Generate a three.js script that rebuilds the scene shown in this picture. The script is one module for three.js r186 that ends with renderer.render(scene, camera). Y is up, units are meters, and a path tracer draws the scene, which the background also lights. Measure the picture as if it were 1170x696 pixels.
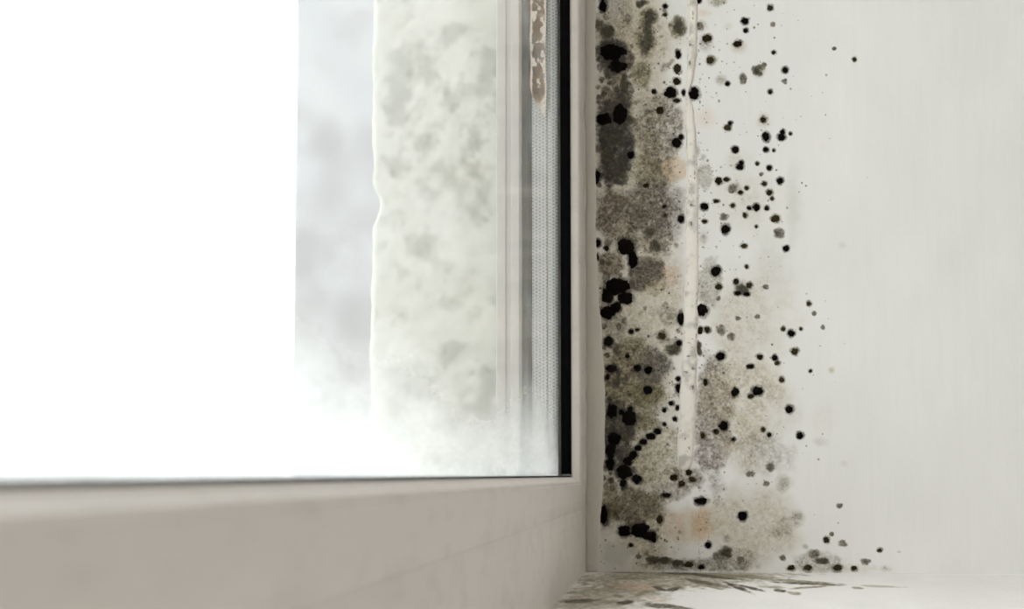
import * as THREE from 'three';
import { RoundedBoxGeometry } from 'three/addons/geometries/RoundedBoxGeometry.js';
import { mergeGeometries, mergeVertices } from 'three/addons/utils/BufferGeometryUtils.js';
import { RectAreaLightUniformsLib } from 'three/addons/lights/RectAreaLightUniformsLib.js';

// ------------------------------------------------------------------ camera, sky, lamp, exposure
// Axes: x = from the window into the room, y = up from the sill, z = along the window away from the mouldy reveal (z = 0).
RectAreaLightUniformsLib.init();
const scene = new THREE.Scene();
const FOCAL = 2000, W = 1170, H = 696;                    // focal length and frame in pixels
const camera = new THREE.PerspectiveCamera(2 * Math.atan(H / 2 / FOCAL) * 180 / Math.PI, W / H, 0.02, 200);
const EYE = new THREE.Vector3(0.07, 0.0727, 1.3333);
camera.position.copy(EYE);
camera.rotation.order = 'YXZ';
camera.rotation.x = Math.atan(195 / FOCAL);
camera.rotation.y = Math.atan(190 / FOCAL * Math.cos(Math.atan(195 / FOCAL)));
camera.focus = 1.30;
camera.userData.fStop = 23;
camera.updateMatrixWorld(true);
scene.background = new THREE.Color(0.97, 0.99, 1.0);      // even overcast sky
scene.backgroundIntensity = 2.8;
const LAMP_POWER = 12.5;
const renderer = new THREE.WebGLRenderer({ antialias: true });
renderer.toneMapping = THREE.LinearToneMapping;
renderer.toneMappingExposure = 0.97;
renderer.shadowMap.enabled = true;

// ------------------------------------------------------------------ helpers
let seed = 20240611;
const rnd = () => { seed = (seed * 1664525 + 1013904223) >>> 0; return seed / 4294967296; };
const hash = (x, y) => { let h = Math.imul(x, 374761393) + Math.imul(y, 668265263) | 0; h = Math.imul(h ^ (h >>> 13), 1274126177); return ((h ^ (h >>> 16)) >>> 0) / 4294967296; };
function vn(x, y) {
  const i = Math.floor(x), j = Math.floor(y); let u = x - i, v = y - j; u = u * u * (3 - 2 * u); v = v * v * (3 - 2 * v);
  const a = hash(i, j), b = hash(i + 1, j), c = hash(i, j + 1), d = hash(i + 1, j + 1);
  return a + (b - a) * u + (c - a) * v + (a - b - c + d) * u * v;
}
const fbm = (x, y, n = 4) => { let s = 0, a = 0.5, t = 0; for (let k = 0; k < n; k++) { s += a * vn(x, y); t += a; a *= 0.5; x = x * 2.03 + 17.1; y = y * 2.03 + 5.3; } return s / t; };
const clamp = (x, a = 0, b = 1) => Math.min(b, Math.max(a, x));
const sm = (a, b, x) => { const t = clamp((x - a) / (b - a)); return t * t * (3 - 2 * t); };
// where a measured point of the photograph lies on a plane of the place (axis = value)
function on(axis, value, px, py) {
  const d = new THREE.Vector3((px - W / 2) / FOCAL, (H / 2 - py) / FOCAL, -1).applyQuaternion(camera.getWorldQuaternion(new THREE.Quaternion()));
  return EYE.clone().addScaledVector(d, (value - EYE[axis]) / d[axis]);
}
const PX = 1 / 1500;                                      // a photograph pixel on the mouldy reveal, in metres
const wallAt = (px, py) => on('z', 0, px, py);
function colourTexture(w, h, fill, repeat) {
  const data = new Uint8Array(w * h * 4); fill(data, w, h);
  const t = new THREE.DataTexture(data, w, h); t.magFilter = THREE.LinearFilter; t.minFilter = THREE.LinearMipmapLinearFilter; t.generateMipmaps = true;
  t.colorSpace = THREE.SRGBColorSpace; t.wrapS = t.wrapT = THREE.RepeatWrapping; if (repeat) t.repeat.set(repeat[0], repeat[1]); t.needsUpdate = true; return t;
}
function greyTexture(n, f, repeat) {
  const t = colourTexture(n, n, (d) => { for (let j = 0; j < n; j++) for (let i = 0; i < n; i++) { const v = clamp(f(i / n, j / n)) * 255, k = (j * n + i) * 4; d[k] = d[k + 1] = d[k + 2] = v; d[k + 3] = 255; } }, repeat);
  t.colorSpace = THREE.NoColorSpace; return t;
}
const tileNoise = (x, y, f, n = 4) => {                   // fbm that tiles on the unit square
  const a = fbm(x * f, y * f, n), b = fbm((x - 1) * f, y * f, n), c = fbm(x * f, (y - 1) * f, n), d = fbm((x - 1) * f, (y - 1) * f, n);
  const u = sm(0.75, 1, x), v = sm(0.75, 1, y); return (a * (1 - u) + b * u) * (1 - v) + (c * (1 - u) + d * u) * v;
};
const counts = {};
function mesh(name, geometry, material, parent = scene, label) {
  const m = new THREE.Mesh(geometry, material); m.castShadow = m.receiveShadow = true;
  if (parent === scene) { counts[name] = (counts[name] ?? -1) + 1; m.name = counts[name] ? `${name}_${String(counts[name]).padStart(3, '0')}` : name; } else m.name = name;
  if (label) m.userData.label = label;
  parent.add(m); return m;
}
const tag = (o, label, category, kind, group) => { Object.assign(o.userData, { label, category }); if (kind) o.userData.kind = kind; if (group) o.userData.group = group; return o; };
function group(name) { const g = new THREE.Group(); g.name = name; scene.add(g); return g; }
const box = (x0, x1, y0, y1, z0, z1) => new THREE.BoxGeometry(x1 - x0, y1 - y0, z1 - z0).translate((x0 + x1) / 2, (y0 + y1) / 2, (z0 + z1) / 2);
const rbox = (x0, x1, y0, y1, z0, z1, r) => new RoundedBoxGeometry(x1 - x0, y1 - y0, z1 - z0, 3, r).translate((x0 + x1) / 2, (y0 + y1) / 2, (z0 + z1) / 2);
function metreUV(g, s = 1) {                              // box-mapped uv in metres
  const p = g.attributes.position, n = g.attributes.normal, uv = new Float32Array(p.count * 2);
  for (let i = 0; i < p.count; i++) { const ax = Math.abs(n.getX(i)), ay = Math.abs(n.getY(i)), az = Math.abs(n.getZ(i)), x = p.getX(i), y = p.getY(i), z = p.getZ(i);
    const [u, v] = ax >= ay && ax >= az ? [z, y] : ay >= az ? [x, z] : [x, y]; uv[i * 2] = u * s; uv[i * 2 + 1] = v * s; }
  g.setAttribute('uv', new THREE.BufferAttribute(uv, 2)); return g;
}
const std = (o) => new THREE.MeshStandardMaterial(o);

// ------------------------------------------------------------------ shared materials
const paintBump = greyTexture(512, (x, y) => 0.6 * tileNoise(x, y, 24, 3) + 0.4 * tileNoise(x, y * 0.5, 90, 2), [6, 6]);
const paint = std({ color: '#e6e5e2', roughness: 0.75, bumpMap: paintBump, bumpScale: 0.0004 });
const roomPaint = std({ color: '#ebe9e5', roughness: 0.9, bumpMap: paintBump, bumpScale: 0.0005 });
const plastic = (() => {                                  // window plastic with grime that has a grain of its own
  const t = colourTexture(1024, 1024, (d, w, h) => {
    for (let j = 0; j < h; j++) for (let i = 0; i < w; i++) {
      const x = i / w, y = j / h, k = (j * w + i) * 4, f = 0.03 * (tileNoise(x, y, 5, 3) - 0.5), s = 0.035 * sm(0.45, 0.8, tileNoise(x, y, 18, 5));
      const c = 1 + f - s; d[k] = clamp(219 * c, 0, 255); d[k + 1] = clamp(214 * c, 0, 255); d[k + 2] = clamp(209 * c, 0, 255); d[k + 3] = 255;
    } }, [3, 9]);
  return std({ map: t, roughness: 0.5 });
})();

// ------------------------------------------------------------------ the mouldy reveal: measured stains, painted shade and colonies
// dark raised colonies: [x, y, rx, ry, tone] with tone 0 black, 1 dark olive, 2 grey
const SPOTS = `689 7 5 9 0;692 30 10 13 1;700 60 17 12 0;706 76 12 9 0;712 97 5 12 1;690 136 11 8 0;709 131 10 14 0;699 158 15 8 1;743 20 8 8 1;738 44 8 18 1;734 4 8 5 1;776 30 8 11 1;775 62 3.5 6 0;774 79 5 6 1;
773 93 5 5 1;766 106 7.5 7.5 0;781 106 2.5 4 0;773 115 5 3 1;793 107 7 8 0;747 105 3 3 0;754 126 5 5 1;760 7 3 3 0;760 17 3 2.5 1;797 1 5 4 0;808 44 6 5 1;812 69 5 5 1;800 30 4 4 2;773 163 6 7 0;778 157 3 4 0;721 177 5 5 0;696 180 8 12 1;708 196 9 8 1;682 202 5 9 0;
778 250 5 5 0;716 282 12 11 0;723 296 6 11 0;682 278 5.5 6 0;693 284 3.5 3.5 0;681 294 4 6 0;742 265 7 4 1;748 282 6 7 1;738 212 4 3 1;759 236 2.5 2.5 0;760 246 2.5 2.5 1;
706 328 15 11 0;715 341 10 9 0;694 338 8 10 0;694 357 11 9 0;704 351 7 6 0;695 390 7 6 0;717 407 3 3 0;778 364 5 8.5 0;802 355 7.5 8 0;799 378 5 5 1;808 377 4 4 1;756 384 5 5 1;770 399 8 8 1;776 392 4 4 0;721 379 3.5 3.5 0;728 377 3 2.5 1;818 310 6.5 6.5 0;
728 421 5 5 0;741 423 5.5 5.5 0;740 446 6 6 0;699 421 8 5 0;694 431 3 4 0;699 469 7 10 0;719 478 10 10 0;720 468 4 5 0;710 471 4 4 0;775 433 3 3.5 0;775 444 4 6 0;767 461 3.5 3 0;774 466 3 3 0;759 469 3 3 0;771 479 3 3 0;759 485 2.5 2.5 0;
751 493 5 4 0;743 499 6 5 0;735 505 5 4 0;729 512 5 4 0;723 520 6 5 0;717 527 7 6 0;701 501 9 8 0;715 502 7 5 1;698 515 7 10 0;697 531 6 8 0;713 539 11 9 0;712 552 4.5 5 0;728 548 6 6.5 0;803 498 3 4 1;819 494 3 3 1;770 546 5 4 1;779 553 5 4 1;791 548 5 4 1;787 540 4 4 1;
690 589 6 13 0;681 624 4 4 0;713 607 9 8 0;731 606 12 9 0;740 612 8 6 0;746 614 5 7 0;721 623 3 2.5 0;761 566 6 3 0;801 573 8 5 0;809 623 4 4 0;759 641 10 4 1;745 640 7 5 1;729 636 3.5 2.5 2;801 648 4 3 0;775 645 9 4 1;754 594 4 6 1;787 645 6 4 1;
851 24 4.5 4.5 0;852 35 3 3 0;880 9 4 4 1;883 28 2.5 2.5 2;884 60 2.8 2.8 1;897 80 4 4 0;896 93 3 3 2;866 81 6.5 7 1;872 75 3 4 2;843 50 5.5 4.5 1;831 96 3 3 0;848 90 4 6 2;880 105 3 3 1;872 137 4 4 1;831 146 5 4 1;834 141 3 3 0;875 156 5 6 0;893 157 5 5 0;894 151 3.5 3.5 0;903 153 2 2 1;
840 171 4.5 4.5 0;875 171 3.5 3.2 0;884 172 2 2 1;845 191 5 4.5 0;847 186 3 3 0;865 187 2.5 2.5 1;879 192 3.5 3.5 0;891 207 4.5 4.5 0;873 210 3.5 3 1;870 199 2.2 2 2;821 207 4.5 5 1;830 205 4 3 1;838 216 6 5 2;846 220 3.5 3 1;853 215 2.8 2.8 1;805 236 5 5 0;864 237 4.5 4.5 0;856 238 3 2.5 0;876 238 3 3.2 0;879 220 4 4 1;882 227 2.5 2.5 1;
886 250 5.5 5.2 1;891 267 6 6 2;898 284 4 4 0;829 262 6 6.5 0;827 249 5 4 2;851 246 3 3.5 1;837 235 3.5 3 1;818 230 4 2.5 1;805 253 3.5 2.5 1;850 281 4.5 3 1;864 259 2 2 1;853 305 2.5 2.5 1;848 330 8 6 1;841 322 4 4 1;856 326 4 4 1;843 335 4 3 0;853 336 4 3 0;821 328 4.5 4 1;821 341 2.2 2.5 2;843 364 3.2 2.5 2;865 362 2.5 2.5 2;875 328 2.8 2.5 2;824 377 4.5 6 2;835 385 4 4 2;895 376 3 3 1;904 381 4.5 4.5 0;915 376 2.2 2.2 1;924 347 3 3.2 1;930 358 2.8 2.8 2;940 374 2.2 2.2 2;908 402 5 4.5 1;868 408 4.2 3.8 1;885 409 4 4 0;888 415 3.5 3 1;823 407 6 5.5 0;857 419 5 3 0;799 399 3.5 8 1;
865 447 7 6 0;858 453 4 3.5 1;840 448 5 6.5 0;902 468 5.2 5.5 0;914 498 4.5 4.5 0;893 434 3.5 3.5 1;926 424 2.2 2.2 1;827 487 6.5 6 0;818 493 3.5 3 0;838 502 2.5 2.5 0;872 491 3.2 3 1;879 497 3 2.8 0;806 437 3 5 1;848 590 6 6 0;857 541 5 3.5 2;880 534 5 5 2;875 553 3 2.5 2;944 617 4 4 1;950 610 2.2 2.2 2;963 621 4.5 3.2 2;1005 629 3.5 2.5 1;989 642 5 3.5 2;976 650 4 3 1;957 650 6 4.5 1;939 641 8 3.5 1;904 650 5 3.5 1;923 650 6 4 1;930 634 6 5 2;894 638 3 3 2;830 632 8 6 1;820 636 5 5 2;976 68 2.6 3 1;953 56 2 2 2;959 578 3 2.4 2;845 640 5 4 2`
  .split(';').map((s) => s.trim().split(/\s+/).map(Number));
// flat stains, and beige film that also paints in shade: [x, y, rx, ry, strength, colour, grain]
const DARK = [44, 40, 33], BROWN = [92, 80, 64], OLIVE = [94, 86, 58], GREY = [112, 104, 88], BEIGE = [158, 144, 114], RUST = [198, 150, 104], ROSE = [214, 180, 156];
const STAINS_AND_SHADE = [
  [722, 40, 58, 90, .4, BEIGE, .4], [700, 30, 26, 60, .4, [120, 112, 96], .4],  // shading beside the stile, painted in as a grey-beige film
  [722, 330, 66, 380, .5, BEIGE, .5], [725, 100, 52, 150, .35, BEIGE, .5], [715, 500, 60, 190, .35, OLIVE, .7], [702, 160, 26, 62, .95, [36, 32, 27], .45], [708, 118, 18, 24, .5, DARK, .6], [698, 60, 22, 22, .7, DARK, .3], [700, 70, 20, 30, .6, DARK, .4], [704, 105, 22, 26, .4, BROWN, .5], [752, 150, 32, 62, .75, [96, 86, 70], .8], [738, 44, 14, 28, .55, OLIVE, .8], [732, 85, 14, 19, .65, OLIVE, .5], [742, 20, 13, 13, .6, OLIVE, .5], [774, 32, 13, 15, .6, OLIVE, .4],  // beige entries: grime, deepened to paint the darkening near the window
  [748, 235, 42, 48, .88, [84, 74, 63], .6], [705, 245, 30, 44, .85, [82, 70, 56], .7], [740, 195, 30, 20, .5, OLIVE, .7], [738, 313, 23, 24, .9, [84, 74, 63], .3], [748, 330, 13, 10, .6, BEIGE, .3], [699, 303, 16, 17, .75, BROWN, .3], [752, 275, 24, 22, .65, BROWN, .9], [700, 370, 16, 18, .5, GREY, .7],
  [722, 440, 40, 62, .78, [92, 82, 58], .6], [746, 420, 24, 23, .78, [78, 73, 66], .25], [738, 452, 20, 15, .65, OLIVE, .4], [735, 484, 24, 10, .6, OLIVE, .4], [704, 505, 20, 46, .8, DARK, .5], [752, 520, 40, 38, .6, [140, 129, 100], .9], [727, 582, 36, 24, .85, [84, 79, 60], .35], [697, 570, 10, 34, .6, OLIVE, .4], [784, 546, 20, 16, .7, GREY, 1], [765, 562, 30, 12, .45, BROWN, .8], [763, 361, 14, 14, .55, GREY, .7], [757, 384, 10, 9, .5, GREY, .6], [768, 398, 14, 13, .5, OLIVE, .6],
  [798, 598, 34, 28, .5, RUST, .5], [804, 600, 14, 24, .4, RUST, .6], [765, 600, 18, 20, .35, ROSE, .6], [806, 135, 15, 18, .3, ROSE, .4], [770, 195, 17, 18, .55, [204, 176, 142], .3], [765, 315, 12, 16, .45, [190, 160, 136], .4], [803, 15, 12, 7, .35, ROSE, .4],
  [814, 478, 26, 86, .75, [112, 101, 92], .8], [850, 470, 60, 92, .5, BEIGE, .8], [850, 360, 66, 70, .34, BEIGE, .6], [848, 230, 56, 70, .22, BEIGE, .7], [906, 235, 14, 62, .25, [168, 170, 158], .3], [850, 605, 70, 56, .42, BEIGE, .5], [760, 610, 60, 46, .35, BEIGE, .5], [810, 325, 17, 32, .55, [140, 136, 120], .5], [805, 202, 12, 18, .55, [140, 136, 120], .4], [843, 183, 19, 17, .22, BEIGE, .7], [885, 300, 30, 50, .2, [176, 172, 158], .5], [870, 520, 45, 30, .3, GREY, 1],  // low beige entries: grime plus corner shade put into the colour
  [795, 646, 78, 10, .65, [88, 82, 62], .9], [835, 640, 32, 16, .4, GREY, .7], [935, 642, 34, 15, .4, GREY, .7], [960, 650, 60, 8, .25, BEIGE, .7], [940, 480, 20, 30, .1, BEIGE, .6],
  // single soft colonies
  [715, 22, 7, 8, .6, GREY, .7], [759, 76, 8, 7, .7, GREY, .6], [806, 50, 12, 15, .6, GREY, .6], [801, 30, 9, 10, .55, GREY, .6], [812, 69, 10, 8, .7, GREY, .6], [820, 2, 13, 8, .75, OLIVE, .5], [832, 30, 7, 7, .25, BEIGE, .6], [843, 53, 14, 11, .5, BEIGE, .5], [824, 92, 9, 9, .55, GREY, .6], [848, 90, 6, 9, .5, GREY, .6], [867, 81, 10, 11, .5, OLIVE, .4], [872, 138, 11, 11, .5, [142, 128, 104], .4], [797, 172, 5, 9, .5, GREY, .7], [804, 180, 5, 6, .4, GREY, .7], [777, 315, 4, 4, .5, GREY, .4],
  [848, 330, 15, 12, .5, GREY, 1], [803, 272, 8, 12, .4, GREY, .6], [824, 377, 8, 8, .4, GREY, .6], [838, 214, 13, 9, .5, GREY, .8], [895, 552, 13, 13, .7, [128, 122, 104], .4], [910, 592, 12, 12, .65, GREY, .5], [895, 597, 10, 10, .55, GREY, .5], [888, 609, 9, 9, .6, GREY, .5], [900, 607, 9, 9, .45, GREY, .5], [857, 540, 10, 6, .4, GREY, .7], [880, 533, 9, 8, .45, GREY, .7], [849, 647, 12, 10, .6, GREY, .5], [830, 616, 7, 6, .5, GREY, .5], [930, 634, 12, 8, .5, GREY, .8], [920, 625, 5, 4, .5, GREY, .5], [950, 423, 5, 5, .55, [150, 138, 96], .4], [938, 505, 12, 8, .2, GREY, .9], [964, 530, 6, 5, .15, GREY, .6], [1012, 650, 9, 5, .4, GREY, .9], [1027, 631, 3, 2, .4, GREY, .5], [965, 393, 2, 2, .5, ROSE, .3], [962, 281, 7, 6, .1, GREY, .6], [940, 168, 6, 10, .08, ROSE, .6],
];
const raised = (rx, ry, t) => t === 0 || (t === 1 && Math.max(rx, ry) <= 6);
const FACE = { x0: 0, x1: 0.36, y0: 0, y1: 0.5 };         // the stained part of the reveal, metres
const faceTexture = colourTexture(1475, 2048, (data, w, h) => {
  const mx = (FACE.x1 - FACE.x0) / w, my = (FACE.y1 - FACE.y0) / h, buf = new Float32Array(w * h * 3);
  for (let j = 0; j < h; j++) for (let i = 0; i < w; i++) {
    const x = i * mx * 1500, y = j * my * 1500, k = (j * w + i) * 3, v = 1 + 0.035 * (fbm(x / 60, y / 90, 3) - 0.5) + 0.012 * (fbm(x / 5, y / 60, 2) - 0.5);
    buf[k] = 231 * v; buf[k + 1] = 230 * v; buf[k + 2] = 227 * v;
  }
  const stain = (px, py, rx, ry, a, [r, g, b], grain, hard = 0.5, id = 0) => {
    const c = wallAt(px, py), cx = (c.x - FACE.x0) / mx, cy = (c.y - FACE.y0) / my, sx = rx * PX / mx, sy = ry * PX / my, R = 1.45;
    const wob = Math.min(rx, ry) < 16 ? 0.5 : 0.8, ws = Math.max(3, Math.min(rx, ry) * 0.7) * PX;
    for (let j = Math.max(0, Math.floor(cy - sy * R)); j < Math.min(h, cy + sy * R); j++) for (let i = Math.max(0, Math.floor(cx - sx * R)); i < Math.min(w, cx + sx * R); i++) {
      const X = i * mx, Y = j * my, dx = (i - cx) / sx, dy = (j - cy) / sy;
      const d = Math.hypot(dx, dy) + wob * (fbm(X / ws + id * 7.3, Y / ws, 4) - 0.5);
      if (d > 1.05) continue;
      const f1 = vn(X / (2.3 * PX) + id, Y / (2.3 * PX)), f2 = fbm(X / (7 * PX) + id, Y / (7 * PX), 3);
      const gr = 1 - grain * (0.35 * (1 - sm(0.2, 0.65, f1)) + 0.45 * (1 - sm(0.3, 0.6, f2)));
      const al = clamp(a * (1 - sm(hard, 1.02, d)) * Math.max(0.12, gr)), k = (j * w + i) * 3;
      buf[k] += (r - buf[k]) * al; buf[k + 1] += (g - buf[k + 1]) * al; buf[k + 2] += (b - buf[k + 2]) * al;
    }
  };
  STAINS_AND_SHADE.forEach((s, n) => stain(...s, s[4] < 0.3 ? 0 : s[2] > 40 ? 0.4 : s[5] === RUST || s[5] === ROSE ? 0.15 : n > 60 ? 0.02 : 0.62, n));
  for (let n = 0; n < 170; n++) {                         // small dark growths crowding the strip beside the frame
    const y = n < 90 ? 48 + 165 * rnd() : n < 150 ? 395 + 165 * rnd() : 265 + 110 * rnd(), x = 683 + 40 * Math.pow(rnd(), 1.2), q = 2 + 4.5 * rnd();
    stain(x, y, q, q * (0.8 + 0.6 * rnd()), 0.45 + 0.4 * rnd(), rnd() < 0.6 ? DARK : [66, 58, 47], 0.3, 0.45, n + 400);
  }
  for (let n = 0; n < 130; n++) {                         // and fainter ones up to the ridge
    const x = 720 + 58 * rnd(), y = 640 * rnd(), q = 1.5 + 3.5 * rnd();
    stain(x, y, q, q, 0.25 + 0.4 * rnd(), rnd() < 0.5 ? OLIVE : BROWN, 0.6, 0.2, n + 700);
  }
  SPOTS.forEach(([x, y, rx, ry, t], n) => {               // the thin growing edge round every colony
    if (raised(rx, ry, t)) stain(x, y, rx * 1.22 + 0.9, ry * 1.22 + 0.9, [0.8, 0.7, 0.6][t], [[34, 30, 24], [70, 64, 46], [112, 106, 95]][t], 0.3, 0.45, n + 90);
    else for (let q = 0; q < 14; q++) { const a = rnd() * 6.283, e = Math.sqrt(rnd()) * 0.8, z = 0.32 + 0.3 * rnd(); stain(x + Math.cos(a) * e * rx, y + Math.sin(a) * e * ry, rx * z + 1, ry * z + 1, 0.6, [[34, 30, 24], [56, 51, 36], [104, 98, 86]][t], 0.5, 0.4, n + q * 5); }
  });
  for (let n = 0; n < 900; n++) {                         // fine specks
    const u = rnd(), left = n < 420, x = left ? 684 + 96 * rnd() : 798 + 210 * u * u * rnd(), y = -40 + 690 * rnd(), q = 0.7 + 1.3 * rnd() * rnd();
    stain(x, y, q, q * (0.8 + 0.5 * rnd()), left ? 0.6 : 0.55 * rnd() + 0.15, left ? DARK : [86, 80, 66], 0, 0.4, n);
  }
  for (let j = 0; j < h; j++) for (let i = 0; i < w; i++) { // spores: stained places are stippled
    const k = (j * w + i) * 3, t = clamp(1.15 * (1 - buf[k] / 222)); if (t < 0.04) continue;
    const x = i * mx * 1500, y = j * my * 1500, a = sm(0.5, 0.85, vn(x / 1.5 + 3, y / 1.5)), b = sm(0.45, 0.75, fbm(x / 4 + 60, y / 4, 3)), e = sm(0.55, 0.8, vn(x / 2 + 91, y / 2 + 40));
    const g = 1 - Math.min(0.75, 1.5 * t) * (0.38 * a + 0.3 * b - 0.28 * e - 0.08); for (let c = 0; c < 3; c++) buf[k + c] *= g;
  }
  // smear of clean filler below the ridge
  stain(786, 598, 6, 28, 0.7, [214, 208, 196], 0.2, 0.4, 3);
  stain(700, 632, 24, 18, 0.55, [176, 178, 164], 0.3, 0.4, 5);
  for (let n = 0, m = w * h; n < m; n++) { data[n * 4] = clamp(buf[n * 3], 0, 255); data[n * 4 + 1] = clamp(buf[n * 3 + 1], 0, 255); data[n * 4 + 2] = clamp(buf[n * 3 + 2], 0, 255); data[n * 4 + 3] = 255; }
});
const faceBump = greyTexture(1024, (x, y) => 0.5 * tileNoise(x, y, 20, 4) + 0.5 * tileNoise(x, y * 0.6, 120, 2), [1.4, 2]);
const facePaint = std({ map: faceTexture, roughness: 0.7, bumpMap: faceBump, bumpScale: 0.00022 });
const wallRight = group('wall_right');
tag(wallRight, 'white painted window reveal covered in black mould spots', 'wall', 'structure');
{
  const g = box(FACE.x0, FACE.x1, FACE.y0, FACE.y1, -0.2, 0), p = g.attributes.position, uv = g.attributes.uv;
  for (let i = 0; i < p.count; i++) uv.setXY(i, (p.getX(i) - FACE.x0) / (FACE.x1 - FACE.x0), (p.getY(i) - FACE.y0) / (FACE.y1 - FACE.y0));
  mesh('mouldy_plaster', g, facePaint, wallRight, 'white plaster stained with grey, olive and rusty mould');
  mesh('upper_plaster', metreUV(box(0, 0.36, 0.5, 1.3, -0.2, 0)), paint, wallRight);
  mesh('masonry_pier', metreUV(mergeGeometries([box(-0.06, 0, -0.03, 1.3, -0.2, 0), box(-0.06, 0.36, -0.9, 1.7, -1.6, -0.2), box(-0.06, 0.36, -0.9, -0.03, -0.2, 0), box(-0.06, 0.36, 1.3, 1.7, -0.2, 0), box(0, 0.36, -0.03, 0, -0.2, 0)])), roomPaint, wallRight);
  // raised colonies
  const mouldBump = greyTexture(256, (x, y) => tileNoise(x, y, 14, 3), [1, 1]);
  const tones = [['#0e0b09', '#120e0b', '#0b0907'], ['#2b2517', '#352e1f', '#221d13']].map((s) => s.map((c) => new THREE.MeshPhysicalMaterial({ color: c, roughness: 1, specularIntensity: 0.15, bumpMap: mouldBump, bumpScale: 0.0004 })));
  SPOTS.forEach(([px, py, rx, ry, tone], n) => {
    if (!raised(rx, ry, tone)) return;
    const c = wallAt(px, py), N = Math.max(rx, ry) > 6 ? 34 : 20, rings = [0.45, 0.8, 1], pos = [], idx = [], top = Math.min(0.0011, 0.09 * Math.min(rx, ry) * PX + 0.00012);
    const edge = []; for (let k = 0; k < N; k++) { const a = k / N * 2 * Math.PI; edge.push(0.78 + 0.75 * (fbm(Math.cos(a) * 1.8 + n * 3.7 + 50, Math.sin(a) * 1.8 + 9, 4) - 0.34) + 0.12 * (hash(n, k) - 0.5)); }
    pos.push(0, 0, top);
    rings.forEach((q, j) => { for (let k = 0; k < N; k++) { const a = k / N * 2 * Math.PI, e = edge[k] * q; pos.push(Math.cos(a) * e * rx * PX, Math.sin(a) * e * ry * PX, j === 2 ? -0.0002 : top * (j ? 0.6 : 0.95) * (0.7 + 0.6 * hash(n * 31 + j, k))); } });
    for (let k = 0; k < N; k++) { const l = (k + 1) % N; idx.push(0, 1 + k, 1 + l); for (let j = 0; j < 2; j++) { const a = 1 + j * N + k, b = 1 + j * N + l; idx.push(a, a + N, b + N, a, b + N, b); } }
    const g2 = new THREE.BufferGeometry(); g2.setAttribute('position', new THREE.Float32BufferAttribute(pos, 3)); g2.setIndex(idx); g2.computeVertexNormals();
    const uv2 = []; for (let i = 0; i < pos.length; i += 3) uv2.push(pos[i] * 60 + n * 0.37, pos[i + 1] * 60); g2.setAttribute('uv', new THREE.Float32BufferAttribute(uv2, 2));
    const m = mesh('mould_colony', g2, tones[tone][n % 3], wallRight); m.position.set(c.x, Math.max(c.y, 0.004), 0);
  });
}
// ridge of filler running down the reveal, and the sealant beside the frame
function strip(name, path, lift, material, parent, label, seg = 360, roundEnd = true) {   // path: [y px, x left px, x right px] from top to bottom
  const pos = [], idx = [], N = 10;
  for (let s = 0; s <= seg; s++) {
    const y = path[0][0] + (path.at(-1)[0] - path[0][0]) * s / seg; let i = 0; while (i < path.length - 2 && path[i + 1][0] < y) i++;
    const t = clamp((y - path[i][0]) / (path[i + 1][0] - path[i][0])), l = path[i][1] + (path[i + 1][1] - path[i][1]) * t, r = path[i][2] + (path[i + 1][2] - path[i][2]) * t;
    const e = roundEnd ? Math.sqrt(1 - (1 - clamp((1 - s / seg) * 60)) ** 2) : 1, nl = 3.2 * (fbm(y / 14, 3.3, 4) - 0.5), nr = 3.2 * (fbm(y / 14, 8.8, 4) - 0.5), mid = (l + r) / 2;
    const a = wallAt(mid + (l + nl - mid) * e, y), b = wallAt(mid + (r + nr - mid) * e, y);
    for (let k = 0; k <= N; k++) { const f = k / N, hgt = Math.sqrt(Math.max(0, 1 - (2 * f - 1) ** 2)); pos.push(a.x + (b.x - a.x) * f, a.y, -0.0003 + lift * e * hgt * (0.8 + 0.4 * fbm(y / 6, f * 4, 3))); }
  }
  for (let s = 0; s < seg; s++) for (let k = 0; k < N; k++) { const a = s * (N + 1) + k, b = a + N + 1; idx.push(a, b, a + 1, a + 1, b, b + 1); }
  const g = new THREE.BufferGeometry(); g.setAttribute('position', new THREE.Float32BufferAttribute(pos, 3)); g.setIndex(idx); g.computeVertexNormals();
  return mesh(name, metreUV(g), material, parent, label);
}
const filler = std({ map: colourTexture(512, 512, (d, w, h) => { for (let j = 0; j < h; j++) for (let i = 0; i < w; i++) { const x = i / w, y = j / h, k = (j * w + i) * 4, c = 1 - 0.18 * sm(0.5, 0.75, tileNoise(x, y, 12, 4)) - 0.35 * sm(0.74, 0.82, tileNoise(x, y, 40, 3)); d[k] = 236 * c; d[k + 1] = 231 * c; d[k + 2] = 222 * c; d[k + 3] = 255; } }, [8, 8]), roughness: 0.8 });
strip('filler_ridge', [[-60, 785, 798], [0, 786, 797], [60, 785, 797], [95, 784, 792], [107, 783, 787], [122, 783, 793], [160, 783, 796], [220, 783, 798], [330, 782, 798], [400, 779, 797], [450, 776, 796], [500, 774, 794], [538, 773, 791]], 0.0026, filler, wallRight, 'raised cream ridge of filler');
const sealant = std({ color: '#cfcbc2', roughness: 0.8, bumpMap: paintBump, bumpScale: 0.0005 });
strip('sealant_strip', [[-80, 668, 682], [0, 668, 681], [120, 668, 681], [260, 669, 681], [330, 669, 684], [380, 669, 688], [450, 669, 692], [520, 669, 692], [570, 669, 688], [652, 669, 684]], 0.0016, sealant, wallRight, 'grey strip of sealant', 90, false);

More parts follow.
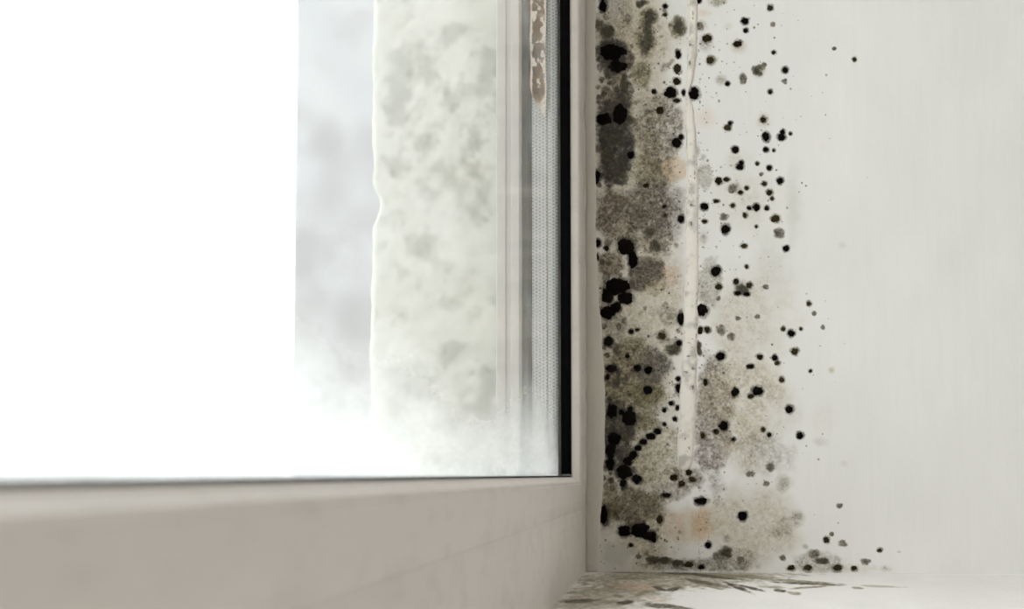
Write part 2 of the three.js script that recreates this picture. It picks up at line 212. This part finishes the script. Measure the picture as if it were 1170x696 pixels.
// ------------------------------------------------------------------ rest of the room
const wl = group('wall_left'); tag(wl, 'pale wall at the far end of the window', 'wall', 'structure');
mesh('plaster', metreUV(box(-0.16, 0.36, -0.9, 1.7, 2.2, 3.8)), roomPaint, wl);
tag(mesh('wall_below_window', metreUV(box(-0.16, 0.36, -0.9, -0.03, 0, 2.2)), roomPaint), 'pale wall under the window sill', 'wall', 'structure');
tag(mesh('wall_above_window', metreUV(box(-0.16, 0.36, 1.3, 1.7, 0, 2.2)), roomPaint), 'pale lintel wall above the window', 'wall', 'structure');
tag(mesh('wall_back', metreUV(box(3.6, 3.75, -0.9, 1.7, -1.6, 3.8)), roomPaint), 'pale room wall opposite the window', 'wall', 'structure');
tag(mesh('wall_side', metreUV(mergeGeometries([box(0.36, 3.6, -0.9, 1.7, -1.6, -1.45)])), roomPaint), 'pale side wall of the room beyond the reveal', 'wall', 'structure');
tag(mesh('wall_end', metreUV(box(0.36, 3.6, -0.9, 1.7, 3.65, 3.8)), roomPaint), 'pale end wall of the room behind the camera', 'wall', 'structure');
tag(mesh('floor', metreUV(box(-0.16, 3.75, -1.05, -0.9, -1.6, 3.8)), std({ color: '#a39a8e', roughness: 0.6 })), 'light greyish floor of the room', 'floor', 'structure');
tag(mesh('ceiling', metreUV(box(-0.16, 3.75, 1.7, 1.85, -1.6, 3.8)), roomPaint), 'white ceiling of the room', 'ceiling', 'structure');
{
  const l = group('added_ceiling_lamp'); tag(l, 'added square white ceiling lamp, unseen, as fill for the room', 'lamp'); l.position.set(1.9, 1.7, 1.2);  // assumed lamp out of view, added to fill the room side
  const shape = new THREE.Shape([[-.36, -.36], [.36, -.36], [.36, .36], [-.36, .36]].map(([a, b]) => new THREE.Vector2(a, b))); shape.holes.push(new THREE.Path([[-.33, -.33], [-.33, .33], [.33, .33], [.33, -.33]].map(([a, b]) => new THREE.Vector2(a, b))));
  mesh('lamp_frame', new THREE.ExtrudeGeometry(shape, { depth: 0.04, bevelEnabled: false }).rotateX(Math.PI / 2), std({ color: '#eeeeee', roughness: 0.5 }), l);
  mesh('diffuser', box(-.33, .33, -0.03, -0.015, -.33, .33), std({ color: '#ffffff', emissive: '#fff0dc', emissiveIntensity: 1.5 }), l);
  const a = new THREE.RectAreaLight(new THREE.Color(1, 0.935, 0.865), LAMP_POWER, 0.66, 0.66); a.position.set(0, -0.032, 0); a.rotation.x = -Math.PI / 2; l.add(a);
}
// ------------------------------------------------------------------ window sill
{
  const S = { x1: 0.40, z1: 0.6 };
  // stains measured on the sill: [x0, y0, x1, y1, thickness, strength, tone]
  const streaks = [[630, 662, 880, 663, 20, .7, 1], [630, 680, 770, 680, 22, .6, 1], [680, 655, 940, 657, 6, .55, 1], [625, 692, 740, 690, 12, .5, 1], [650, 672, 790, 672, 12, .45, 1], [690, 668, 760, 672, 7, .5, 3], [740, 684, 765, 688, 4, .45, 3],
    [826, 665, 862, 679, 4, 1, 0], [840, 668, 876, 676, 3, .9, 0], [780, 655, 850, 663, 3.5, .9, 0], [676, 653, 742, 654, 2, .9, 0], [740, 653, 802, 656, 3.5, .95, 0], [770, 660, 840, 672, 4, .8, 0], [744, 670, 762, 675, 4, 1, 0], [758, 675, 780, 671, 4.5, 1, 0], [702, 690, 726, 687, 4, 1, 0], [728, 690, 795, 696, 5, .85, 0], [636, 688, 692, 685, 4, .75, 0], [621, 695, 640, 678, 8, .9, 0], [650, 664, 668, 653, 7, .85, 0],
    [875, 665, 968, 669, 2.5, .95, 0], [845, 660, 970, 668, 3, .8, 1], [882, 674, 899, 676, 3, 1, 0], [898, 677, 917, 679, 3.5, .7, 1], [900, 673, 955, 669, 2.5, .8, 1], [970, 671, 988, 673, 3, .7, 1], [980, 669, 1034, 671, 2.5, .4, 1], [800, 657, 905, 661, 3.5, .7, 1], [722, 681, 744, 676, 4, .7, 1], [698, 679, 714, 683, 4, .7, 1], [690, 662, 760, 660, 3, .6, 1], [800, 668, 830, 674, 3, .7, 1], [865, 670, 900, 672, 3, .6, 1]];
  const cols = [[58, 51, 36], [112, 102, 78], [150, 146, 116], [196, 160, 136]];
  const t = colourTexture(1365, 2048, (data, w, h) => {
    const mx = S.x1 / w, mz = S.z1 / h, buf = new Float32Array(w * h * 3);
    for (let j = 0; j < h; j++) for (let i = 0; i < w; i++) { const X = i * mx, Z = j * mz, k = (j * w + i) * 3, v = 1 + 0.05 * (fbm(X * 40, Z * 12, 4) - 0.5); buf[k] = 230 * v; buf[k + 1] = 228 * v; buf[k + 2] = 225 * v; }
    streaks.forEach(([x0, y0, x1, y1, thin, a, tone], n) => {
      const th = thin * 1.3;
      const A = on('y', 0, x0, y0), B = on('y', 0, x1, y1), C = on('y', 0, (x0 + x1) / 2, (y0 + y1) / 2 + th / 2), M = A.clone().add(B).multiplyScalar(0.5), U = B.clone().sub(A).multiplyScalar(0.5), V = C.clone().sub(M);
      const det = U.x * V.z - U.z * V.x, [r, g, b] = cols[tone], ex = Math.abs(U.x) + Math.abs(V.x), ez = Math.abs(U.z) + Math.abs(V.z);
      for (let j = Math.max(0, Math.floor((M.z - ez * 1.4) / mz)); j < Math.min(h, (M.z + ez * 1.4) / mz); j++) for (let i = Math.max(0, Math.floor((M.x - ex * 1.4) / mx)); i < Math.min(w, (M.x + ex * 1.4) / mx); i++) {
        const dx = i * mx - M.x, dz = j * mz - M.z, p = (dx * V.z - dz * V.x) / det, q = (U.x * dz - U.z * dx) / det, d = Math.hypot(p, q) + 0.8 * (fbm(dx * 260 + n * 9, dz * 70 + n, 4) - 0.5);
        if (d > 1.05) continue; const al = a * (1 - sm(0.5, 1.05, d)) * (0.65 + 0.35 * sm(0.35, 0.6, fbm(dx * 500, dz * 110 + n, 3))), k = (j * w + i) * 3;
        buf[k] += (r - buf[k]) * al; buf[k + 1] += (g - buf[k + 1]) * al; buf[k + 2] += (b - buf[k + 2]) * al;
      }
    });
    for (let n = 0, m = w * h; n < m; n++) { data[n * 4] = clamp(buf[n * 3], 0, 255); data[n * 4 + 1] = clamp(buf[n * 3 + 1], 0, 255); data[n * 4 + 2] = clamp(buf[n * 3 + 2], 0, 255); data[n * 4 + 3] = 255; }
  });
  const sill = group('trim_1'); tag(sill, 'white window sill with dirty mould streaks in the corner', 'window sill', 'structure');
  const g = box(0, S.x1, -0.03, 0, 0, S.z1), p = g.attributes.position, uv = g.attributes.uv;
  for (let i = 0; i < p.count; i++) uv.setXY(i, p.getX(i) / S.x1, p.getZ(i) / S.z1);
  mesh('stained_board', g, std({ map: t, roughness: 0.85, bumpMap: faceBump, bumpScale: 0.0006 }), sill, 'white board with brown and black mould streaks');
  mesh('board', metreUV(box(0, S.x1, -0.03, 0, S.z1, 2.2)), paint, sill);
  mesh('nosing', rbox(S.x1 - 0.002, S.x1 + 0.02, -0.032, 0, 0, 2.2, 0.008), paint, sill);
}

// ------------------------------------------------------------------ window: frame, sash, bead, gasket, panes, spacer
const win = group('window_1'); tag(win, 'white plastic double glazed window with black gasket', 'window', 'structure');
// sweep a cross-section [distance from the opening edge, x] round the bottom right corner, mitred; u is y on the rail and z on the stile
const ZEND = 2.2, YEND = 1.3;
function profile(points, dir, uOff = 0) {                 // dir 'rail' (bottom), 'stile' (beside the reveal), 'far' , 'head'
  const pos = [], idx = [], P = points.length, N = 2;
  for (let s = 0; s < N; s++) for (const [u, x] of points) {
    if (dir === 'rail') pos.push(x, u + uOff, s ? ZEND - u : u);
    else if (dir === 'stile') pos.push(x, s ? YEND - u : u + uOff, u);
    else if (dir === 'far') pos.push(x, s ? YEND - u : u, ZEND - u);
    else pos.push(x, YEND - u, s ? ZEND - u : u);
  }
  const flat = [], tri = (a, b, c) => { for (const q of [a, b, c]) flat.push(pos[q * 3], pos[q * 3 + 1], pos[q * 3 + 2]); };
  for (let k = 0; k < P; k++) { const l = (k + 1) % P; tri(k, l, P + l); tri(k, P + l, P + k); }
  const g = new THREE.BufferGeometry(); g.setAttribute('position', new THREE.Float32BufferAttribute(flat, 3));
  g.computeVertexNormals();
  // make the faces point outward
  const n = g.attributes.normal, c = points.reduce((m, q) => [m[0] + q[0] / P, m[1] + q[1] / P], [0, 0]);
  let out = 0; for (let i = 0; i < n.count; i++) { const x = flat[i * 3] - c[1], u = dir === 'rail' ? flat[i * 3 + 1] - uOff - c[0] : dir === 'stile' ? flat[i * 3 + 2] - c[0] : dir === 'far' ? ZEND - flat[i * 3 + 2] - c[0] : YEND - flat[i * 3 + 1] - c[0], nu = dir === 'rail' ? n.getY(i) : dir === 'stile' ? n.getZ(i) : dir === 'far' ? -n.getZ(i) : -n.getY(i); out += x * n.getX(i) + u * nu; }
  if (out < 0) { for (let i = 0; i < flat.length; i += 9) for (let k = 0; k < 3; k++) { const q = flat[i + 3 + k]; flat[i + 3 + k] = flat[i + 6 + k]; flat[i + 6 + k] = q; } g.setAttribute('position', new THREE.Float32BufferAttribute(flat, 3)); g.computeVertexNormals(); }
  return metreUV(g);
}
const round = (x, u, r, a0, a1, n = 5) => Array.from({ length: n + 1 }, (_, k) => { const a = (a0 + (a1 - a0) * k / n) * Math.PI / 180; return [u + r * Math.sin(a), x + r * Math.cos(a)]; });
const frameSection = [[0, -0.058], [0, 0], [0.034, 0], [0.040, -0.0002], [0.0474, -0.0010], [0.0474, -0.058]];
const sashSection = [[0.0475, -0.058], [0.0475, -0.0010], [0.0500, -0.0006], [0.0540, -0.0001], ...round(-0.0012, 0.0655, 0.0012, 0, 40, 3), [0.0668, -0.0008], [0.0668, -0.058]];
const beadSection = [[0.0600, -0.0135], [0.0664, -0.0006], ...round(-0.0025, 0.0668, 0.0020, 20, 55, 3), [0.0704, -0.0050], ...round(-0.0060, 0.0698, 0.0014, 55, 90, 3), [0.0712, -0.0135]];
const gasketSection = (top) => [[0.060, -0.0135], [0.060, -0.0064], [top - 0.0006, -0.0064], [top, -0.008], [top, -0.0137]];
const lipSection = [[0.060, -0.0375], [0.0735, -0.0420], [0.0750, -0.0440], [0.0745, -0.0490], [0.0725, -0.0500], [0.0725, -0.0530], [0.0740, -0.0540], [0.0735, -0.0600], [0.060, -0.062]];
const blackRubber = new THREE.MeshPhysicalMaterial({ color: '#070606', roughness: 1, specularIntensity: 0.15 });
const greyRubber = std({ color: '#4a4b48', roughness: 0.9, bumpMap: paintBump, bumpScale: 0.001 });
for (const [dir, part] of [['rail', 'rail'], ['stile', 'stile'], ['far', 'stile'], ['head', 'rail']]) {
  mesh(`frame_${part}`, profile(frameSection, dir), plastic, win);
  mesh(`sash_${part}`, profile(sashSection, dir), plastic, win);
  mesh('glazing_bead', profile(beadSection, dir), plastic, win);
  mesh('gasket', profile(gasketSection(dir === 'rail' ? 0.0722 : 0.0735), dir), blackRubber, win, 'black rubber gasket');
  mesh('outer_lip', profile(dir === 'rail' ? lipSection.map(([u, x]) => [u - 0.004, x]) : lipSection, dir), plastic, win);
}
// spacer bar with rows of pin holes
const spacerTexture = colourTexture(64, 64, (d) => { for (let j = 0; j < 64; j++) for (let i = 0; i < 64; i++) { const a = Math.hypot((i % 32) - 16, ((j + (i < 32 ? 0 : 16)) % 32) - 16), c = a < 9 ? 138 : 204, k = (j * 64 + i) * 4; d[k] = c; d[k + 1] = c + 1; d[k + 2] = c - 2; d[k + 3] = 255; } }, [200, 200]);
const aluminium = std({ map: spacerTexture, metalness: 0.35, roughness: 0.5 });
const spacerSection = (t) => [[0.060, -0.0155], [t, -0.0155], [t + 0.0012, -0.0175], [t + 0.0012, -0.0205], [t, -0.0222], [t - 0.0015, -0.0228], [t - 0.0008, -0.0240], [t - 0.0008, -0.0345], [0.060, -0.0345]];
for (const dir of ['rail', 'stile', 'far', 'head']) {
  mesh('spacer_bar', profile(spacerSection(dir === 'rail' ? 0.0690 : 0.0745), dir), aluminium, win, 'perforated aluminium spacer bar');
  mesh('outer_seal', profile([[0.060, -0.0350], [dir === 'rail' ? 0.0685 : 0.0742, -0.0350], [dir === 'rail' ? 0.0690 : 0.0752, -0.0372], [dir === 'rail' ? 0.0685 : 0.0735, -0.0415], [0.060, -0.0415]], dir), greyRubber, win, 'dark uneven outer seal');
}
const innerGlass = new THREE.MeshPhysicalMaterial({ color: '#fbfcfb', transmission: 1, thickness: 0, roughness: 0.16, ior: 1.5, specularIntensity: 0.8 });
const outerGlass = new THREE.MeshPhysicalMaterial({ color: '#fbfcfb', transmission: 1, thickness: 0, roughness: 0.05, ior: 1.45, specularIntensity: 0.12 });
mesh('inner_pane', new THREE.PlaneGeometry(ZEND - 0.13, YEND - 0.13).rotateY(Math.PI / 2).translate(-0.0146, YEND / 2, ZEND / 2), innerGlass, win, 'clear inner pane, fogged along its lower edge');
mesh('outer_pane', new THREE.PlaneGeometry(ZEND - 0.13, YEND - 0.13).rotateY(Math.PI / 2).translate(-0.0348, YEND / 2, ZEND / 2), outerGlass, win, 'clear outer pane');
// condensation on the lower edge of the inner pane: fine droplets
{
  const z0 = 0.074, z1 = 1.274, y0 = 0.068, y1 = 0.368, w = 1536, h = 384;
  const t = colourTexture(w, h, (d) => { for (let j = 0; j < h; j++) for (let i = 0; i < w; i++) {
    const z = z0 + (z1 - z0) * i / w, y = j / h * (y1 - y0), top = 0.022 + 0.018 * (fbm(z * 6, 1.7, 3) - 0.35) + 0.012 * Math.exp(-(((z - 0.3) / 0.17) ** 2)) + 0.012 * sm(0.55, 0.85, z);
    const patch = fbm(z * 9, y * 90, 4), drop = vn(z * 160, y * 1200);
    let a = (1 - sm(top * 0.1, top * 1.7, y + 0.024 * (patch - 0.5))) * (0.75 + 0.25 * sm(0.3, 0.6, patch)) + 0.10 * sm(0.45, 0.7, fbm(z * 7, y * 30, 4));
    a *= 0.75 + 0.25 * drop; if (i < 3 || i > w - 4 || j > h - 4) a = 0; const v = clamp(a) * 255, k = (j * w + i) * 4; d[k] = d[k + 1] = d[k + 2] = v; d[k + 3] = 255; } });
  t.colorSpace = THREE.NoColorSpace;
  const m = new THREE.MeshPhysicalMaterial({ color: '#fafcfc', roughness: 1, transmission: 0.92, thickness: 0, ior: 1.05, specularIntensity: 0.1, alphaMap: t, transparent: true });
  const g = new THREE.PlaneGeometry(z1 - z0, y1 - y0).rotateY(-Math.PI / 2).translate(-0.0156, (y0 + y1) / 2, (z0 + z1) / 2);
  mesh('condensation', g, m, win, 'white condensation along the foot of the pane').userData.kind = 'stuff';
}
// peeling strip hanging in the glazing edge, brown with dirt
{
  const seg = 40, pos = [], idx = [], z = 0.080, at = (px, py) => on('z', z, px, py);
  for (let s = 0; s <= seg; s++) {
    const py = -60 + 197 * s / seg, t = sm(88, 137, py), l = at(606 + 16 * t * t + 0.5 * Math.sin(py / 9), py), r = at(623.5 + 0.6 * Math.sin(py / 13), py);
    for (const [q, dz] of [[l, 0], [r, 0.0004], [r, -0.0008], [l, -0.0012]]) pos.push(q.x, q.y, q.z + dz + 0.0006 * Math.sin(py / 21));
  }
  for (let s = 0; s < seg; s++) for (let k = 0; k < 4; k++) { const a = s * 4 + k, b = s * 4 + (k + 1) % 4; idx.push(a, a + 4, b, b, a + 4, b + 4); }
  idx.push(0, 1, 2, 0, 2, 3, seg * 4, seg * 4 + 2, seg * 4 + 1, seg * 4, seg * 4 + 3, seg * 4 + 2);
  let g = new THREE.BufferGeometry(); g.setAttribute('position', new THREE.Float32BufferAttribute(pos, 3)); g.setIndex(idx); g = g.toNonIndexed(); g.computeVertexNormals();
  const uv = [], p = g.attributes.position, o = at(606, -60); for (let i = 0; i < p.count; i++) uv.push((p.getX(i) - o.x) / 0.0115, (o.y - p.getY(i)) / 0.125); g.setAttribute('uv', new THREE.Float32BufferAttribute(uv, 2));
  const t = colourTexture(128, 1024, (d, w, h) => { for (let j = 0; j < h; j++) for (let i = 0; i < w; i++) {
    const x = i / w, y = j / h, k = (j * w + i) * 4, c = 1 - Math.abs(x - 0.5) * 2, a = clamp(sm(0.40, 0.54, fbm(x * 4, y * 30, 4) + 0.25 * (c - 0.45)) * sm(0.05, 0.3, c) * (1 - sm(0.86, 0.97, y))), b = sm(0.5, 0.65, fbm(x * 7 + 9, y * 60, 3));
    const dr = 104 - 84 * b, dg = 70 - 56 * b, db = 26 - 20 * b; d[k] = 226 + (dr - 226) * a; d[k + 1] = 214 + (dg - 214) * a; d[k + 2] = 202 + (db - 202) * a; d[k + 3] = 255; } });
  mesh('peeling_strip', g, std({ map: t, roughness: 0.85 }), win, 'peeling pale strip with rotten brown middle');
}
// specks of mould on the stile
{
  const speck = std({ color: '#2a2320', roughness: 1 }), g = new THREE.SphereGeometry(1, 10, 6);
  for (const [px, py, r] of [[656, 513, 1.6], [658, 211, 1.1], [661, 299, 1], [660, 428, 1]]) { const p = on('z', 0.0660, px, py), m = mesh('mould_speck', g, speck, win); m.position.set(p.x, p.y, 0.0668); m.scale.set(r * 0.0006, r * 0.0009, 0.0012); }
}

// ------------------------------------------------------------------ outside: reveal, neighbouring pier, ledge, snow, ground
function stainedRender(base, dark, f, n = 768) {
  return colourTexture(n, n, (d) => { for (let j = 0; j < n; j++) for (let i = 0; i < n; i++) { const x = i / n, y = j / n, k = (j * n + i) * 4, a = 0.75 * sm(0.48, 0.72, tileNoise(x, y, f, 5)) + 0.35 * sm(0.55, 0.75, tileNoise(x, y, f * 3.1, 4)); for (let c = 0; c < 3; c++) d[k + c] = clamp(base[c] + (dark[c] - base[c]) * a, 0, 255); d[k + 3] = 255; } });
}
{
  const nx = 40, ny = 160, y0 = -0.9, y1 = 1.7, t = stainedRender([218, 218, 212], [172, 173, 166], 12); t.repeat.set(4, 4);
  const ys = []; for (let j = 0; j <= ny; j++) ys.push(j < 130 ? 0.04 + 0.46 * j / 130 : 0.5 + 1.2 * (j - 130) / 30);
  const pos = [], idx = [];
  const left = (y) => { const q = wallAt(425, 100).x; return q + 0.0022 * (fbm(y * 60, 2.2, 4) - 0.5) * 2 + 0.007 * Math.exp(-(((y - 0.283) / 0.012) ** 2)); };
  for (let j = 0; j <= ny; j++) for (let i = 0; i <= nx; i++) { const y = ys[j], a = left(y), f = i / nx, x = a + (-0.058 - a) * f, e = Math.sqrt(clamp(f / 0.03)); pos.push(x, y, -0.005 + 0.005 * e + 0.003 * (fbm(x * 120, y * 120, 4) - 0.5)); }
  for (let j = 0; j <= ny; j++) pos.push(left(ys[j]) - 0.0005, ys[j], -0.2);
  for (let j = 0; j < ny; j++) { for (let i = 0; i < nx; i++) { const a = j * (nx + 1) + i, b = a + nx + 1; idx.push(a, a + 1, b + 1, a, b + 1, b); } const a = j * (nx + 1), b = a + nx + 1, c = (ny + 1) * (nx + 1) + j; idx.push(a, b, c + 1, a, c + 1, c); }
  const g = new THREE.BufferGeometry(); g.setAttribute('position', new THREE.Float32BufferAttribute(pos, 3)); g.setIndex(idx); g.computeVertexNormals();
  const w = group('wall_exterior'); tag(w, 'rough pale plaster reveal seen through the glass', 'wall', 'structure');
  mesh('outer_plaster', metreUV(g), std({ map: t, roughness: 0.95 }), w);
  mesh('outer_masonry', metreUV(mergeGeometries([box(-0.16, -0.06, -0.9, 1.7, -1.6, -0.02), box(-0.15, -0.062, -0.9, 0.04, -0.02, 0)])), roomPaint, w);
}
{
  const t = stainedRender([190, 192, 198], [152, 151, 156], 4); t.repeat.set(1.6, 1.6);
  const l = on('z', -0.75, 336, 300).x;
  tag(mesh('wall_neighbour', metreUV(rbox(l, -0.17, -3.4, 3, -1.35, -0.75, 0.004)), std({ map: t, roughness: 0.9 })), 'smooth grey pier standing beyond the plaster edge outside', 'wall', 'structure');
}
tag(mesh('trim_2', metreUV(rbox(-0.22, -0.06, 0.020, 0.048, 0, 2.2, 0.004)), std({ color: '#c9c9c4', roughness: 0.6 })), 'pale outer window ledge', 'ledge', 'structure');
function clump(label, x, z, rx, ry, rz, s, colour) {
  const g = mergeVertices(new THREE.IcosahedronGeometry(1, 24).deleteAttribute('normal').deleteAttribute('uv')), p = g.attributes.position;
  for (let i = 0; i < p.count; i++) { const a = p.getX(i), b = p.getY(i), c = p.getZ(i), q = 0.8 + 0.35 * fbm(a * 2 + s, b * 2 + c * 1.7 + s, 3) + 0.12 * fbm(a * 9 + s, b * 9 + c * 8, 3); p.setXYZ(i, a * q * rx, Math.max(0, b * q * ry), c * q * rz); }
  g.computeVertexNormals(); const m = mesh('snow_clump', g, std({ color: colour, roughness: 1 })); m.position.set(x, 0.048, z); tag(m, label, 'snow');
}
clump('low creamy snow clump seen through the foot of the glass', -0.125, 0.05, 0.030, 0.046, 0.05, 8.4, '#cfcebf');
tag(mesh('ground', new THREE.BoxGeometry(60, 0.2, 60).translate(-28, -3.6, 0), std({ color: '#b9b9b4', roughness: 1 })), 'pale ground outside far below the window', 'ground', 'structure');

renderer.render(scene, camera);
